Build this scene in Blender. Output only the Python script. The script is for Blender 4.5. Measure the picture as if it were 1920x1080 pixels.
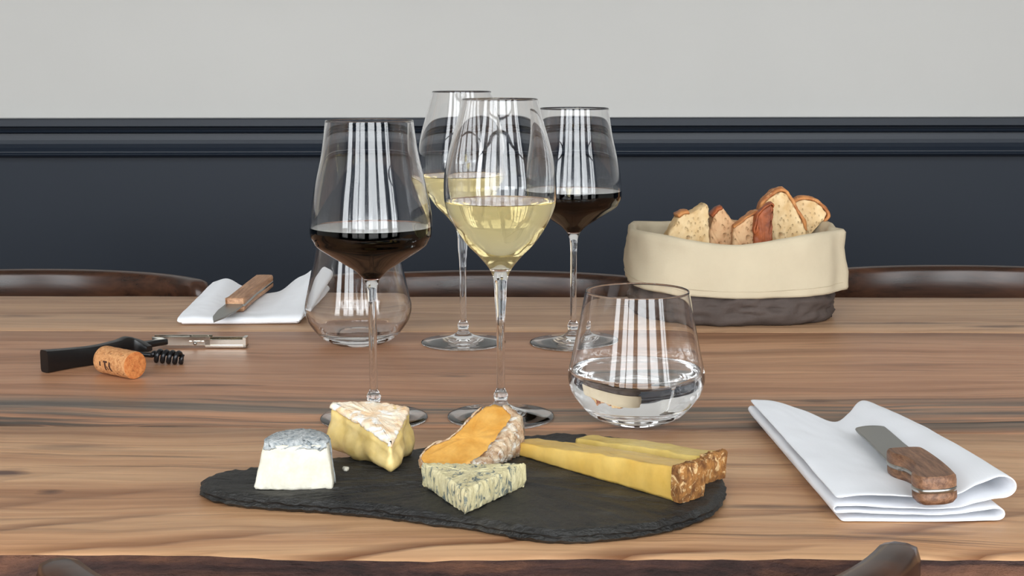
import bpy, bmesh, math, random
from mathutils import Vector, Matrix, noise
R = math.radians
random.seed(7)
for o in list(bpy.data.objects): bpy.data.objects.remove(o)
S = bpy.context.scene
COL = S.collection

# ------------------------------------------------------------------ camera
F, HOR = 2700.0, 120.0            # focal length and horizon row in pixels of the 1920x1080 frame
TZ, CH = 0.75, 0.2706             # table height, camera height above the table
PITCH = math.atan((540 - HOR) / F)
cam = bpy.data.objects.new('camera', bpy.data.cameras.new('camera'))
COL.objects.link(cam)
CAMR = Matrix.Rotation(math.pi/2 - PITCH, 3, 'X') @ Matrix.Rotation(R(-0.08), 3, 'Z')
cam.matrix_world = Matrix.Translation((0, 0, TZ + CH)) @ CAMR.to_4x4()
cam.data.sensor_width = 36.0
cam.data.lens = 36.0 * F / 1920
cam.data.clip_start = 0.02
S.camera = cam

# ------------------------------------------------------------------ world, daylight, exposure
w = bpy.data.worlds.new('overcast_sky'); S.world = w; w.use_nodes = True
bg = w.node_tree.nodes['Background']
bg.inputs[0].default_value = (0.93, 0.97, 1.0, 1); bg.inputs[1].default_value = 3.0
S.view_settings.view_transform = 'Standard'; S.view_settings.look = 'None'
S.view_settings.gamma = 1.0; S.view_settings.use_curve_mapping = False
S.view_settings.exposure = 1.30
S.cycles.max_bounces = 20; S.cycles.transmission_bounces = 20; S.cycles.glossy_bounces = 8
S.cycles.diffuse_bounces = 5; S.cycles.transparent_max_bounces = 16
S.cycles.blur_glossy = 0.3; S.cycles.sample_clamp_indirect = 12

FRONT_Y, BACK_Y, LEFT_X, RIGHT_X, CEIL = -1.15, 2.5, -3.3, 3.7, 3.5
WINS = [(-2.85, -1.85), (-1.45, -0.30), (-0.08, 0.72), (0.86, 1.66), (2.15, 3.25)]
WZ0, WZ1 = 0.35, 3.25
for a, b in WINS:                     # portals guide sampling of the sky through each window
    L = bpy.data.lights.new('window_portal', 'AREA'); L.shape = 'RECTANGLE'
    L.size = b - a; L.size_y = WZ1 - WZ0; L.cycles.is_portal = True
    lo = bpy.data.objects.new('window_portal', L); COL.objects.link(lo)
    lo.location = ((a + b)/2, FRONT_Y - 0.12, (WZ0 + WZ1)/2); lo.rotation_euler = (R(90), 0, 0)

# ------------------------------------------------------------------ pixel helpers (a pixel gives a direction; distance from what it touches)
def ray(px, py):
    return CAMR @ Vector(((px - 960)/F, (540 - py)/F, -1))
def at_z(px, py, z=0.0):              # on a level z above the table top
    d = ray(px, py); k = (z - CH)/d.z
    return Vector((d.x*k, d.y*k, TZ + z))
def at_y(px, py, Y):
    d = ray(px, py); k = Y/d.y
    return Vector((d.x*k, Y, TZ + CH + d.z*k))
def hz(py, Y, px=960):
    return at_y(px, py, Y).z - TZ
def rad(half, py, Y):                 # half width in pixels -> metres at distance Y
    return half/F * Y/ray(960, py).y

# ------------------------------------------------------------------ object helpers
def tag(o, label=None, cat=None, group=None, kind=None):
    if label: o['label'] = label
    if cat: o['category'] = cat
    if group: o['group'] = group
    if kind: o['kind'] = kind
    return o
def empty(name, loc, rz=0.0):
    o = bpy.data.objects.new(name, None); COL.objects.link(o)
    o.location = loc; o.rotation_euler = (0, 0, rz); o.empty_display_size = 0.05
    return o
def link(name, me, mats, parent=None, smooth=True):
    if not isinstance(mats, (list, tuple)): mats = [mats]
    for m in mats: me.materials.append(m)
    if smooth:
        for p in me.polygons: p.use_smooth = True
    o = bpy.data.objects.new(name, me); COL.objects.link(o)
    if parent: o.parent = parent
    return o
def mesh(name, verts, faces, mats, parent=None, smooth=True, off=None, fix=True):
    off = Vector(off) if off is not None else Vector((0, 0, 0))
    me = bpy.data.meshes.new(name)
    me.from_pydata([tuple(Vector(v) - off) for v in verts], [], faces)
    if fix:
        bm = bmesh.new(); bm.from_mesh(me)
        bmesh.ops.remove_doubles(bm, verts=bm.verts, dist=1e-6)
        bmesh.ops.recalc_face_normals(bm, faces=bm.faces)
        bm.to_mesh(me); bm.free()
    me.update()
    return link(name, me, mats, parent, smooth)
def from_bm(name, bm, mats, parent=None, smooth=False):
    bmesh.ops.recalc_face_normals(bm, faces=bm.faces)
    me = bpy.data.meshes.new(name); bm.to_mesh(me); bm.free()
    return link(name, me, mats, parent, smooth)
def bm_box(bm, lo, hi, M=None):
    r = bmesh.ops.create_cube(bm, size=1.0)
    lo, hi = Vector(lo), Vector(hi)
    for v in r['verts']:
        p = Vector([lo[i] + (v.co[i] + .5)*(hi[i] - lo[i]) for i in range(3)])
        v.co = M @ p if M else p
    return r['verts']
def box(name, lo, hi, mat, parent=None, bevel=0.0, seg=2):
    bm = bmesh.new(); bm_box(bm, lo, hi)
    if bevel: bmesh.ops.bevel(bm, geom=list(bm.edges), offset=bevel, segments=seg, affect='EDGES', profile=.5)
    return from_bm(name, bm, mat, parent, smooth=False)
def catmull(pts, n=6, closed=False):
    pts = [Vector(p) for p in pts]; N = len(pts); out = []
    rng = range(N) if closed else range(N - 1)
    for i in rng:
        if closed: p0, p1, p2, p3 = pts[(i-1) % N], pts[i], pts[(i+1) % N], pts[(i+2) % N]
        else: p0, p1, p2, p3 = pts[max(i-1, 0)], pts[i], pts[i+1], pts[min(i+2, N-1)]
        for k in range(n):
            t = k/n
            out.append(.5*((2*p1) + (p2-p0)*t + (2*p0-5*p1+4*p2-p3)*t*t + (3*p1-p0-3*p2+p3)*t**3))
    if not closed: out.append(pts[-1])
    return out
def lathe(name, prof, mat, parent=None, seg=96, smooth=True):
    verts, faces, rings = [], [], []
    for r, z in prof:
        if r < 1e-6: rings.append([len(verts)]); verts.append((0, 0, z))
        else:
            rings.append(list(range(len(verts), len(verts)+seg)))
            verts += [(r*math.cos(2*math.pi*i/seg), r*math.sin(2*math.pi*i/seg), z) for i in range(seg)]
    for a, b in zip(rings, rings[1:]):
        for i in range(seg):
            j = (i+1) % seg
            if len(a) == 1 and len(b) == 1: continue
            if len(a) == 1: faces.append((a[0], b[j], b[i]))
            elif len(b) == 1: faces.append((a[i], a[j], b[0]))
            else: faces.append((a[i], a[j], b[j], b[i]))
    return mesh(name, verts, faces, mat, parent, smooth, fix=False)
def resample(poly, n, closed=True):
    P = [Vector((p[0], p[1])) for p in poly]
    if closed: P = P + [P[0]]
    L = [0]
    for a, b in zip(P, P[1:]): L.append(L[-1] + (b-a).length)
    out = []; m = n if closed else n - 1
    for k in range(n):
        s = L[-1]*k/m; i = 0
        while i < len(L)-2 and L[i+1] < s: i += 1
        f = (s - L[i])/max(L[i+1]-L[i], 1e-9); out.append(P[i].lerp(P[i+1], min(f, 1)))
    return out
def area2(P): return .5*sum(a.x*b.y - b.x*a.y for a, b in zip(P, P[1:]+P[:1]))
def fbm(p, s, o=3):
    return noise.fractal(Vector(p)*s, 1.0, 2.0, o)
def pillow(name, outline, zb, zt, layers, mat, parent=None, n=120, disp=0.0, dscale=200., caps=(.93, .8, .6, .35, 0), off=None, smooth=True, seed=0., flatbase=True, M=None):
    """closed solid over a 2D outline; layers = (fraction of height, outward offset); zb, zt numbers or functions of x,y"""
    P = resample(outline, n)
    if area2(P) < 0: P.reverse()
    c = sum(P, Vector((0, 0)))/n
    fb = zb if callable(zb) else (lambda x, y: zb)
    ft = zt if callable(zt) else (lambda x, y: zt)
    N = []
    for i in range(n):
        t = (P[(i+1) % n] - P[i-1]); N.append(Vector((t.y, -t.x)).normalized() if t.length > 0 else Vector((0, 0)))
    rings = []
    def ring(frac, o, shrink=1.0):
        r = []
        for i in range(n):
            q = c + (P[i] + N[i]*o - c)*shrink
            r.append(Vector((q.x, q.y, fb(q.x, q.y) + frac*(ft(q.x, q.y) - fb(q.x, q.y)))))
        return r
    f0, o0 = layers[0]; f1, o1 = layers[-1]
    for s in reversed(caps): rings.append(ring(f0, o0, s))
    for f, o in layers: rings.append(ring(f, o))
    for s in caps: rings.append(ring(f1, o1, s))
    verts, faces = [], []
    for r in rings: verts += r
    if disp:
        for i, v in enumerate(verts):
            k = fbm((v.x+seed, v.y, v.z), dscale)*disp
            k2 = fbm((v.y+seed+5, v.z, v.x), dscale)*disp
            k3 = fbm((v.z+seed+9, v.x, v.y), dscale)*disp
            nb = flatbase and v.z < fb(v.x, v.y) + 1e-4
            verts[i] = v + Vector((k, k2, 0 if nb else k3))
    for a in range(len(rings)-1):
        for i in range(n):
            j = (i+1) % n
            faces.append((a*n+i, a*n+j, (a+1)*n+j, (a+1)*n+i))
    if M: verts = [M @ v for v in verts]
    o = mesh(name, verts, faces, mat, parent, smooth, off)
    return o
def band(name, curve, z0, z1, th, mat, parent=None, off=None, M=None, disp=0., dscale=150., nz=5, closed_ends=True):
    """a strip of thickness th (outwards, left normal) along an open 2D curve from z0 to z1"""
    C = curve; n = len(C); rows = []
    Nn = []
    for i in range(n):
        t = C[min(i+1, n-1)] - C[max(i-1, 0)]; Nn.append(Vector((-t.y, t.x)).normalized())
    def pt(i, f, o): 
        q = C[i] + Nn[i]*o; return Vector((q.x, q.y, z0 + f*(z1-z0)))
    loop = [(k/(nz-1), -0.0004) for k in range(nz)] + [(1-k/(nz-1), th*(1 - .35*abs(2*k/(nz-1)-1)**3)) for k in range(nz)]
    verts = []
    for i in range(n):
        e = min(1, min(i, n-1-i)/3 + .25)
        for f, o in loop:
            v = pt(i, f, o*e if o > 0 else o)
            if disp: v = v + Vector((fbm(v, dscale), fbm(v+Vector((3, 3, 3)), dscale), fbm(v+Vector((7, 1, 3)), dscale)))*disp
            verts.append(M @ v if M else v)
    m = len(loop); faces = []
    for i in range(n-1):
        for k in range(m):
            faces.append((i*m+k, (i+1)*m+k, (i+1)*m+(k+1) % m, i*m+(k+1) % m))
    faces.append(tuple(range(m))); faces.append(tuple((n-1)*m+k for k in range(m)))
    return mesh(name, verts, faces, mat, parent, True, off)
def sweep(name, pts, rad_, mat, parent=None, seg=10, off=None):
    P = [Vector(p) for p in pts]; n = len(P); verts = []; faces = []
    up = Vector((0, 0, 1))
    for i in range(n):
        t = (P[min(i+1, n-1)] - P[max(i-1, 0)]).normalized()
        a = t.cross(up)
        if a.length < 1e-3: a = t.cross(Vector((0, 1, 0)))
        a.normalize(); b = a.cross(t)
        r = rad_(i/(n-1)) if callable(rad_) else rad_
        for k in range(seg):
            th = 2*math.pi*k/seg; verts.append(P[i] + a*r*math.cos(th) + b*r*math.sin(th))
    for i in range(n-1):
        for k in range(seg):
            faces.append((i*seg+k, i*seg+(k+1) % seg, (i+1)*seg+(k+1) % seg, (i+1)*seg+k))
    faces.append(tuple(range(seg))); faces.append(tuple((n-1)*seg+k for k in range(seg)))
    return mesh(name, verts, faces, mat, parent, True, off)
def extrude_x(name, prof, x0, x1, mat, parent=None):
    n = len(prof); verts = [(x0, y, z) for y, z in prof] + [(x1, y, z) for y, z in prof]
    faces = [(i, (i+1) % n, n+(i+1) % n, n+i) for i in range(n)] + [tuple(range(n)), tuple(range(n, 2*n))]
    return mesh(name, verts, faces, mat, parent, smooth=False)

# ------------------------------------------------------------------ materials
def lin(c): return tuple(((x/255)/12.92 if x/255 <= .04045 else ((x/255+.055)/1.055)**2.4) for x in c) + (1,)
class NT:
    def __init__(s, name):
        s.m = bpy.data.materials.new(name); s.m.use_nodes = True; s.t = s.m.node_tree; s.t.nodes.clear()
        s.out = s.n('ShaderNodeOutputMaterial')
    def n(s, ty, **kw):
        nd = s.t.nodes.new(ty)
        for k, v in kw.items(): setattr(nd, k, v)
        return nd
    def l(s, a, b): s.t.links.new(a, b)
    def bsdf(s, color=None, rough=.5, **kw):
        b = s.n('ShaderNodeBsdfPrincipled'); s.l(b.outputs[0], s.out.inputs[0])
        if color is not None:
            if isinstance(color, tuple): b.inputs['Base Color'].default_value = color
            else: s.l(color, b.inputs['Base Color'])
        if isinstance(rough, (int, float)): b.inputs['Roughness'].default_value = rough
        else: s.l(rough, b.inputs['Roughness'])
        for k, v in kw.items(): b.inputs[k.replace('_', ' ')].default_value = v
        s.b = b; return b
    def co(s, scale=(1, 1, 1), loc=(0, 0, 0), rot=(0, 0, 0), src=None):
        if src is None: src = s.n('ShaderNodeTexCoord').outputs['Object']
        mp = s.n('ShaderNodeMapping'); s.l(src, mp.inputs[0])
        mp.inputs['Scale'].default_value = scale; mp.inputs['Location'].default_value = loc; mp.inputs['Rotation'].default_value = rot
        return mp.outputs[0]
    def noise(s, vec, scale=1., detail=4., rough=.55, dist=0.):
        nd = s.n('ShaderNodeTexNoise'); s.l(vec, nd.inputs['Vector'])
        nd.inputs['Scale'].default_value = scale; nd.inputs['Detail'].default_value = detail
        nd.inputs['Roughness'].default_value = rough; nd.inputs['Distortion'].default_value = dist
        return nd.outputs['Fac']
    def voro(s, vec, scale=1., feature='F1'):
        nd = s.n('ShaderNodeTexVoronoi', feature=feature); s.l(vec, nd.inputs['Vector']); nd.inputs['Scale'].default_value = scale
        return nd.outputs['Distance']
    def ramp(s, fac, stops):
        nd = s.n('ShaderNodeValToRGB'); s.l(fac, nd.inputs[0]); e = nd.color_ramp.elements
        while len(e) < len(stops): e.new(.5)
        for k, (p, c) in zip(e, stops):
            k.position = p; k.color = c if isinstance(c, tuple) else (c, c, c, 1)
        return nd.outputs[0]
    def mix(s, fac, a, b, mode='MIX'):
        nd = s.n('ShaderNodeMix', data_type='RGBA', blend_type=mode)
        for sock, v in ((nd.inputs[0], fac), (nd.inputs[6], a), (nd.inputs[7], b)):
            if isinstance(v, (int, float)): sock.default_value = v
            elif isinstance(v, tuple): sock.default_value = v
            else: s.l(v, sock)
        return nd.outputs[2]
    def math(s, op, a, b=0.):
        nd = s.n('ShaderNodeMath', operation=op)
        for sock, v in ((nd.inputs[0], a), (nd.inputs[1], b)):
            if isinstance(v, (int, float)): sock.default_value = v
            else: s.l(v, sock)
        return nd.outputs[0]
    def bump(s, h, strength=.3, dist=.001):
        nd = s.n('ShaderNodeBump'); s.l(h, nd.inputs['Height']); nd.inputs['Strength'].default_value = strength
        nd.inputs['Distance'].default_value = dist; s.l(nd.outputs[0], s.b.inputs['Normal'])
def plain(name, rgb, rough=.5, nscale=0, namp=.06, bump=0., **kw):
    t = NT(name); c = lin(rgb)
    if nscale:
        nn = t.noise(t.co(), nscale, 5)
        a = tuple(x*(1-namp*2) for x in c[:3])+(1,); b = tuple(min(1, x*(1+namp*2)) for x in c[:3])+(1,)
        col = t.ramp(nn, [(.3, a), (.7, b)]); t.bsdf(col, rough, **kw)
        if bump: t.bump(nn, bump, .001)
    else: t.bsdf(c, rough, **kw)
    return t.m

def wood_table(name, seed, c0, c1, c2, grey=None, arcs=None, weather=1.0, fine=.8, knots=()):
    t = NT(name); base = t.co()
    sep = t.n('ShaderNodeSeparateXYZ'); t.l(base, sep.inputs[0])
    warp = t.noise(t.co((1.1, 2.2, 1), (seed, seed*2, 0)), 1.6, 3, .5)
    wy = t.math('MULTIPLY', t.math('SUBTRACT', warp, .5), .10)
    warp2 = t.noise(t.co((3, 9, 1), (seed*3, seed, 0)), 2.0, 3, .5)
    wy2 = t.math('MULTIPLY', t.math('SUBTRACT', warp2, .5), .022)
    y2 = t.math('ADD', t.math('ADD', sep.outputs[1], wy), wy2)
    cb = t.n('ShaderNodeCombineXYZ'); t.l(sep.outputs[0], cb.inputs[0]); t.l(y2, cb.inputs[1]); t.l(sep.outputs[2], cb.inputs[2])
    v = cb.outputs[0]
    g1 = t.noise(t.co((.9, 26, 26), (seed, seed, 0), src=v), 1.0, 8, .62)
    g2 = t.noise(t.co((5, 230, 120), (seed*2, 0, 0), src=v), 1.0, 4, .6)
    blot = t.noise(t.co((2.2, 6, 1), (seed*5, seed, 0), src=v), 1.3, 3)
    col = t.ramp(g1, [(.28, lin(c2)), (.44, lin(c1)), (.58, lin(c0)), (.76, lin(tuple(min(255, x*1.07) for x in c0)))])
    col = t.mix(t.math('MULTIPLY', t.ramp(blot, [(.45, 0.), (.75, 1.)]), .35), col, lin(tuple(x*.86 for x in c1)))
    col = t.mix(.5, col, t.ramp(g2, [(.25, .72), (.5, 1.), (.8, 1.12)]), 'MULTIPLY')
    g3 = t.noise(t.co((6.5, 150, 60), (seed*6, seed, 0), src=v), 1.0, 5, .65)
    col = t.mix(fine, col, t.ramp(g3, [(.30, lin((166, 146, 134))), (.42, lin((228, 220, 212))), (.55, (1., 1., 1., 1)), (.75, (1.1, 1.08, 1.05, 1))]), 'MULTIPLY')
    g4 = t.noise(t.co((3.0, 85, 40), (seed*8, 2, 0), src=v), 1.0, 4, .6)
    col = t.mix(t.ramp(g4, [(.58, 0.), (.66, .38)]), col, lin(tuple(x*.78 for x in c2)))
    h = t.math('ADD', t.math('MULTIPLY', g2, .35), t.math('ADD', t.math('MULTIPLY', g1, .4), t.math('MULTIPLY', g3, .6)))
    if arcs:                          # wide sweeping growth rings towards the live edge
        wv = t.n('ShaderNodeTexWave', wave_type='BANDS', bands_direction='Y', wave_profile='SAW')
        t.l(t.co((1, 1, 1), (seed, 0, 0), (0, 0, R(-15)), src=v), wv.inputs[0])
        wv.inputs['Scale'].default_value = 6.5; wv.inputs['Distortion'].default_value = 7.; wv.inputs['Detail'].default_value = 3.
        wv.inputs['Detail Scale'].default_value = .55; wv.inputs['Detail Roughness'].default_value = .5
        line = t.ramp(wv.outputs[1], [(0., 1.), (.14, .6), (.3, .0), (.93, 0.), (1., .8)])
        zone = t.n('ShaderNodeMapRange'); t.l(sep.outputs[1], zone.inputs[0])
        zone.inputs[1].default_value = arcs[0]; zone.inputs[2].default_value = arcs[1]; zone.inputs[3].default_value = 1.; zone.inputs[4].default_value = 0.1
        thr = t.ramp(t.noise(t.co((1.6, 7, 1), (seed*7, 0, 0)), 1.5, 3), [(.30, 0.), (.46, 1.)])
        lm = t.math('MULTIPLY', t.math('MULTIPLY', line, zone.outputs[0]), thr)
        col = t.mix(t.math('MULTIPLY', lm, .95), col, lin((112, 68, 40)))
        h = t.math('SUBTRACT', h, t.math('MULTIPLY', lm, .8))
    if grey:                          # weathered grey strip along a plank joint
        y0, wid, amt = grey
        d = t.math('ABSOLUTE', t.math('SUBTRACT', sep.outputs[1], y0))
        mk = t.n('ShaderNodeMapRange', interpolation_type='SMOOTHSTEP'); t.l(d, mk.inputs[0]); mk.inputs[1].default_value = wid*.45; mk.inputs[2].default_value = wid
        mk.inputs[3].default_value = 1.; mk.inputs[4].default_value = 0.
        gn = t.ramp(t.noise(t.co((1.5, 34, 10), (seed*3, 1, 0), src=v), 1., 5, .6), [(.36, 0.), (.46, 1.)])
        lg = t.ramp(t.noise(t.co((1.3, 3, 1), (seed*4, 2, 0)), 1.6, 2), [(.32, .55), (.46, 1.)])
        gm = t.math('MULTIPLY', t.math('MULTIPLY', t.math('MULTIPLY', mk.outputs[0], gn), lg), amt)
        gc = t.ramp(t.noise(t.co((2, 60, 10), (1, 3, 0), src=v), 1., 5), [(.36, lin((40, 34, 30))), (.5, lin((84, 73, 64))), (.64, lin((128, 108, 90)))])
        col = t.mix(gm, col, gc); h = t.math('SUBTRACT', h, t.math('MULTIPLY', gm, .5))
    for kx, ky, ka, kb, kamt in knots:     # knots and checks, placed on the plank
        p = TINV @ at_z(kx, ky)
        off_ = t.co((1/ka, 1/kb, 0), (-p.x/ka, -p.y/kb, 0))
        ln = t.n('ShaderNodeVectorMath', operation='LENGTH'); t.l(off_, ln.inputs[0])
        dd = t.math('ADD', ln.outputs['Value'], t.math('MULTIPLY', t.math('SUBTRACT', t.noise(t.co((25, 160, 1), (kx, ky, 0)), 1., 3), .5), 1.3))
        km = t.math('MULTIPLY', t.ramp(dd, [(.15, 1.), (.75, .35), (1., 0.)]), kamt)
        col = t.mix(km, col, lin((92, 62, 46))); h = t.math('SUBTRACT', h, t.math('MULTIPLY', km, .6))
    cr = t.ramp(t.noise(t.co((2.2, 75, 30), (seed*9, 4, 0), src=v), 1., 3, .5), [(.655, 0.), (.72, 1.)])
    crm = t.math('MULTIPLY', cr, .6*weather)
    col = t.mix(crm, col, lin((72, 46, 34))); h = t.math('SUBTRACT', h, t.math('MULTIPLY', cr, .7))
    t.bsdf(col, t.ramp(g1, [(.3, .50), (.7, .38)]), Specular_IOR_Level=.45); t.bump(h, .5, .0014)
    return t.m

def wood_small(name, c0, c1, rough=.45, sx=8, sy=120, bump=.2, axis=0):
    t = NT(name); sc = [sy, sy, sy]; sc[axis] = sx
    g = t.noise(t.co(tuple(sc)), 1., 6, .6, .4)
    sc2 = [sy*3, sy*3, sy*3]; sc2[axis] = sx*4
    g2 = t.noise(t.co(tuple(sc2)), 1., 3)
    col = t.ramp(g, [(.3, lin(c1)), (.65, lin(c0))]); col = t.mix(.5, col, t.ramp(g2, [(.3, .6), (.6, 1.1)]), 'MULTIPLY')
    t.bsdf(col, rough); t.bump(g2, bump, .0006); return t.m

def glass_mat(name, color=(1, 1, 1, 1), ior=1.5, absorb=None, wet=None):
    t = NT(name); g = t.n('ShaderNodeBsdfGlass'); g.inputs['Color'].default_value = color
    g.inputs['Roughness'].default_value = 0; g.inputs['IOR'].default_value = ior; t.l(g.outputs[0], t.out.inputs[0])
    if wet:                           # against the glass wall (face attribute wet = 1) the relative index is liquid / glass
        at = t.n('ShaderNodeAttribute', attribute_type='GEOMETRY', attribute_name='wet')
        t.l(t.math('ADD', ior, t.math('MULTIPLY', at.outputs['Fac'], ior/wet - ior)), g.inputs['IOR'])
    if absorb:
        a = t.n('ShaderNodeVolumeAbsorption'); a.inputs[0].default_value = absorb[0]; a.inputs[1].default_value = absorb[1]
        t.l(a.outputs[0], t.out.inputs['Volume'])
    return t.m
def cloth(name, rgb, rough=.85, weave=900., bump=.25, var=.05, wr=40.):
    t = NT(name); c = lin(rgb); co = t.co()
    n1 = t.noise(co, wr, 4); fx = t.noise(t.co((weave, weave*.12, weave)), 1., 2); fy = t.noise(t.co((weave*.12, weave, weave*.5)), 1., 2)
    wv = t.math('ADD', fx, fy)
    col = t.ramp(n1, [(.3, tuple(x*(1-var) for x in c[:3])+(1,)), (.7, tuple(min(1, x*(1+var)) for x in c[:3])+(1,))])
    col = t.mix(.35, col, t.ramp(wv, [(.3, .88), (.7, 1.06)]), 'MULTIPLY')
    t.bsdf(col, rough, Specular_IOR_Level=.2); t.bump(t.math('ADD', t.math('MULTIPLY', wv, .3), n1), bump, .001); return t.m

TROT = R(-1.1); TT = Matrix.Translation((0, 1.2, 0)) @ Matrix.Rotation(TROT, 4, 'Z') @ Matrix.Translation((0, -1.2, 0)); TINV = TT.inverted()
M = {}
M['wall'] = plain('wall_paint_light', (185, 183, 179), .8, 3., .012, .03)
M['wain'] = plain('wall_paint_navy', (21, 29, 40), .5, 2.5, .03, .02, Specular_IOR_Level=.3)
M['rail'] = plain('rail_paint_navy', (22, 30, 41), .4, Specular_IOR_Level=.35)
M['white'] = plain('white_paint', (225, 224, 220), .6)
M['floor'] = wood_small('floor_wood', (120, 90, 66), (80, 56, 40), .5, 1.5, 12)
M['dark_frame'] = plain('window_frame_paint', (40, 46, 54), .4)
M['pave'] = plain('pavement_stone', (128, 126, 122), .8, 4., .05)
M['plank_f'] = wood_table('wood_plank_front', 1.3, (209, 166, 125), (193, 146, 107), (158, 112, 78), arcs=(.79, .95), weather=.9, fine=.45,
    knots=[(140, 837, .045, .010, .6), (12, 886, .02, .012, 1.), (95, 922, .010, .006, .9), (250, 795, .05, .006, .5), (1460, 950, .06, .006, .8), (1700, 1000, .05, .005, .6)])
M['plank_m'] = wood_table('wood_plank_middle', 4.7, (196, 147, 112), (180, 131, 98), (146, 102, 74), grey=(1.098, .072, 1.0), weather=.7, fine=.6,
    knots=[(395, 722, .05, .006, .8), (850, 705, .02, .006, .6), (1530, 752, .02, .008, .9), (1140, 700, .02, .006, .5)])
M['plank_b'] = wood_table('wood_plank_rear', 8.1, (194, 156, 122), (176, 138, 106), (142, 106, 80), weather=1., fine=.6,
    knots=[(40, 592, .05, .012, .6), (290, 596, .02, .01, .5), (1880, 612, .05, .01, .9), (1700, 606, .1, .008, .7)])
def bark():
    t = NT('live_edge_bark'); n1 = t.noise(t.co((9, 40, 60)), 1., 7, .65, .6); n2 = t.noise(t.co((90, 200, 200)), 1., 5, .6)
    col = t.ramp(n1, [(.34, lin((34, 22, 20))), (.48, lin((70, 45, 39))), (.66, lin((112, 74, 54)))])
    col = t.mix(.6, col, t.ramp(n2, [(.3, .55), (.65, 1.15)]), 'MULTIPLY'); t.bsdf(col, .75); t.bump(t.math('ADD', n1, n2), 1.0, .006); return t.m
M['bark'] = bark()
M['chair'] = wood_small('dark_bent_wood', (74, 46, 31), (36, 21, 14), .26, 4, 60, .1)
M['glass'] = glass_mat('clear_glass', ior=1.5)
M['red'] = glass_mat('red_wine', ior=1.34, wet=1.5, absorb=((.50, .01, .04, 1), 480))
M['whitewine'] = glass_mat('white_wine', ior=1.34, wet=1.5, absorb=((.99, .885, .45, 1), 22))
M['water'] = glass_mat('water', ior=1.33, wet=1.5)
M['napkin'] = cloth('white_linen', (238, 240, 244), .9, 900, .15, .01, 30)
M['cuff'] = cloth('cream_canvas', (188, 175, 150), .9, 700, .4, .04, 25)
M['basket'] = cloth('taupe_canvas', (78, 68, 63), .7, 600, .6, .12, 45)
def slate():
    t = NT('slate'); n1 = t.noise(t.co((14, 40, 60)), 1., 7, .62, .5); n2 = t.noise(t.co((160, 300, 400)), 1., 5, .6)
    col = t.ramp(n1, [(.3, lin((24, 24, 24))), (.55, lin((44, 43, 40))), (.75, lin((80, 76, 68)))])
    col = t.mix(.6, col, t.ramp(n2, [(.3, .65), (.7, 1.2)]), 'MULTIPLY'); t.bsdf(col, .5)
    t.bump(t.math('ADD', n1, t.math('MULTIPLY', n2, .5)), 1.0, .005); return t.m
M['slate'] = slate()
def cheese(name, c0, c1, nscale=60, rough=.5, fine=500, bump=.3, sss=.0, spots=None, spec=.4):
    t = NT(name); n1 = t.noise(t.co(), nscale, 5); n2 = t.noise(t.co(), fine, 4)
    col = t.ramp(n1, [(.32, lin(c1)), (.66, lin(c0))])
    if spots:
        thr, sc, cs, stretch = spots
        sp = t.noise(t.co(stretch), sc, 4, .6, 1.2); m = t.ramp(sp, [(thr-.05, 0.), (thr+.05, 1.)]); col = t.mix(m, col, lin(cs))
    col = t.mix(.35, col, t.ramp(n2, [(.3, .82), (.7, 1.08)]), 'MULTIPLY')
    kw = dict(Specular_IOR_Level=spec)
    t.bsdf(col, rough, **kw); t.bump(t.math('ADD', n1, t.math('MULTIPLY', n2, .5)), bump, .0012)
    if sss:
        t.b.inputs['Subsurface Weight'].default_value = sss; t.b.inputs['Subsurface Radius'].default_value = (.006, .004, .002); t.b.inputs['Subsurface Scale'].default_value = 1.
    return t.m
M['goat'] = cheese('goat_paste', (220, 215, 200), (205, 200, 182), 120, .6, 700, .35)
M['ash'] = cheese('ash_rind', (194, 196, 195), (134, 142, 145), 330, .85, 900, .8, spots=(.62, 240, (84, 90, 92), (1, 1, 1)))
M['cam'] = cheese('soft_paste', (230, 205, 142), (212, 182, 108), 60, .35, 300, .25, sss=.15, spec=.5)
M['camrind'] = cheese('white_mould_rind', (244, 232, 210), (226, 186, 140), 90, .8, 500, .8, spots=(.57, 70, (240, 238, 232), (1, 1, 1)))
M['orange'] = cheese('washed_paste', (226, 174, 92), (206, 146, 62), 70, .4, 400, .3, sss=.1)
M['orrind'] = cheese('washed_rind', (222, 202, 172), (150, 104, 66), 170, .8, 600, 1., spots=(.58, 130, (226, 220, 208), (1, 1, 1)))
M['blue'] = cheese('blue_paste', (232, 222, 180), (216, 204, 158), 150, .55, 600, .5, spots=(.57, 105, (108, 118, 116), (1.6, 1.6, .75)))
M['comte'] = cheese('hard_paste', (224, 188, 104), (208, 166, 78), 35, .38, 250, .15, sss=.12)
M['comte2'] = cheese('hard_paste_pale', (222, 194, 116), (200, 168, 84), 35, .42, 250, .15, sss=.12)
M['comterind'] = cheese('brown_rind', (176, 122, 64), (104, 64, 32), 160, .8, 700, 1., spots=(.6, 180, (214, 180, 130), (1, 1, 1)))
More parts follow.
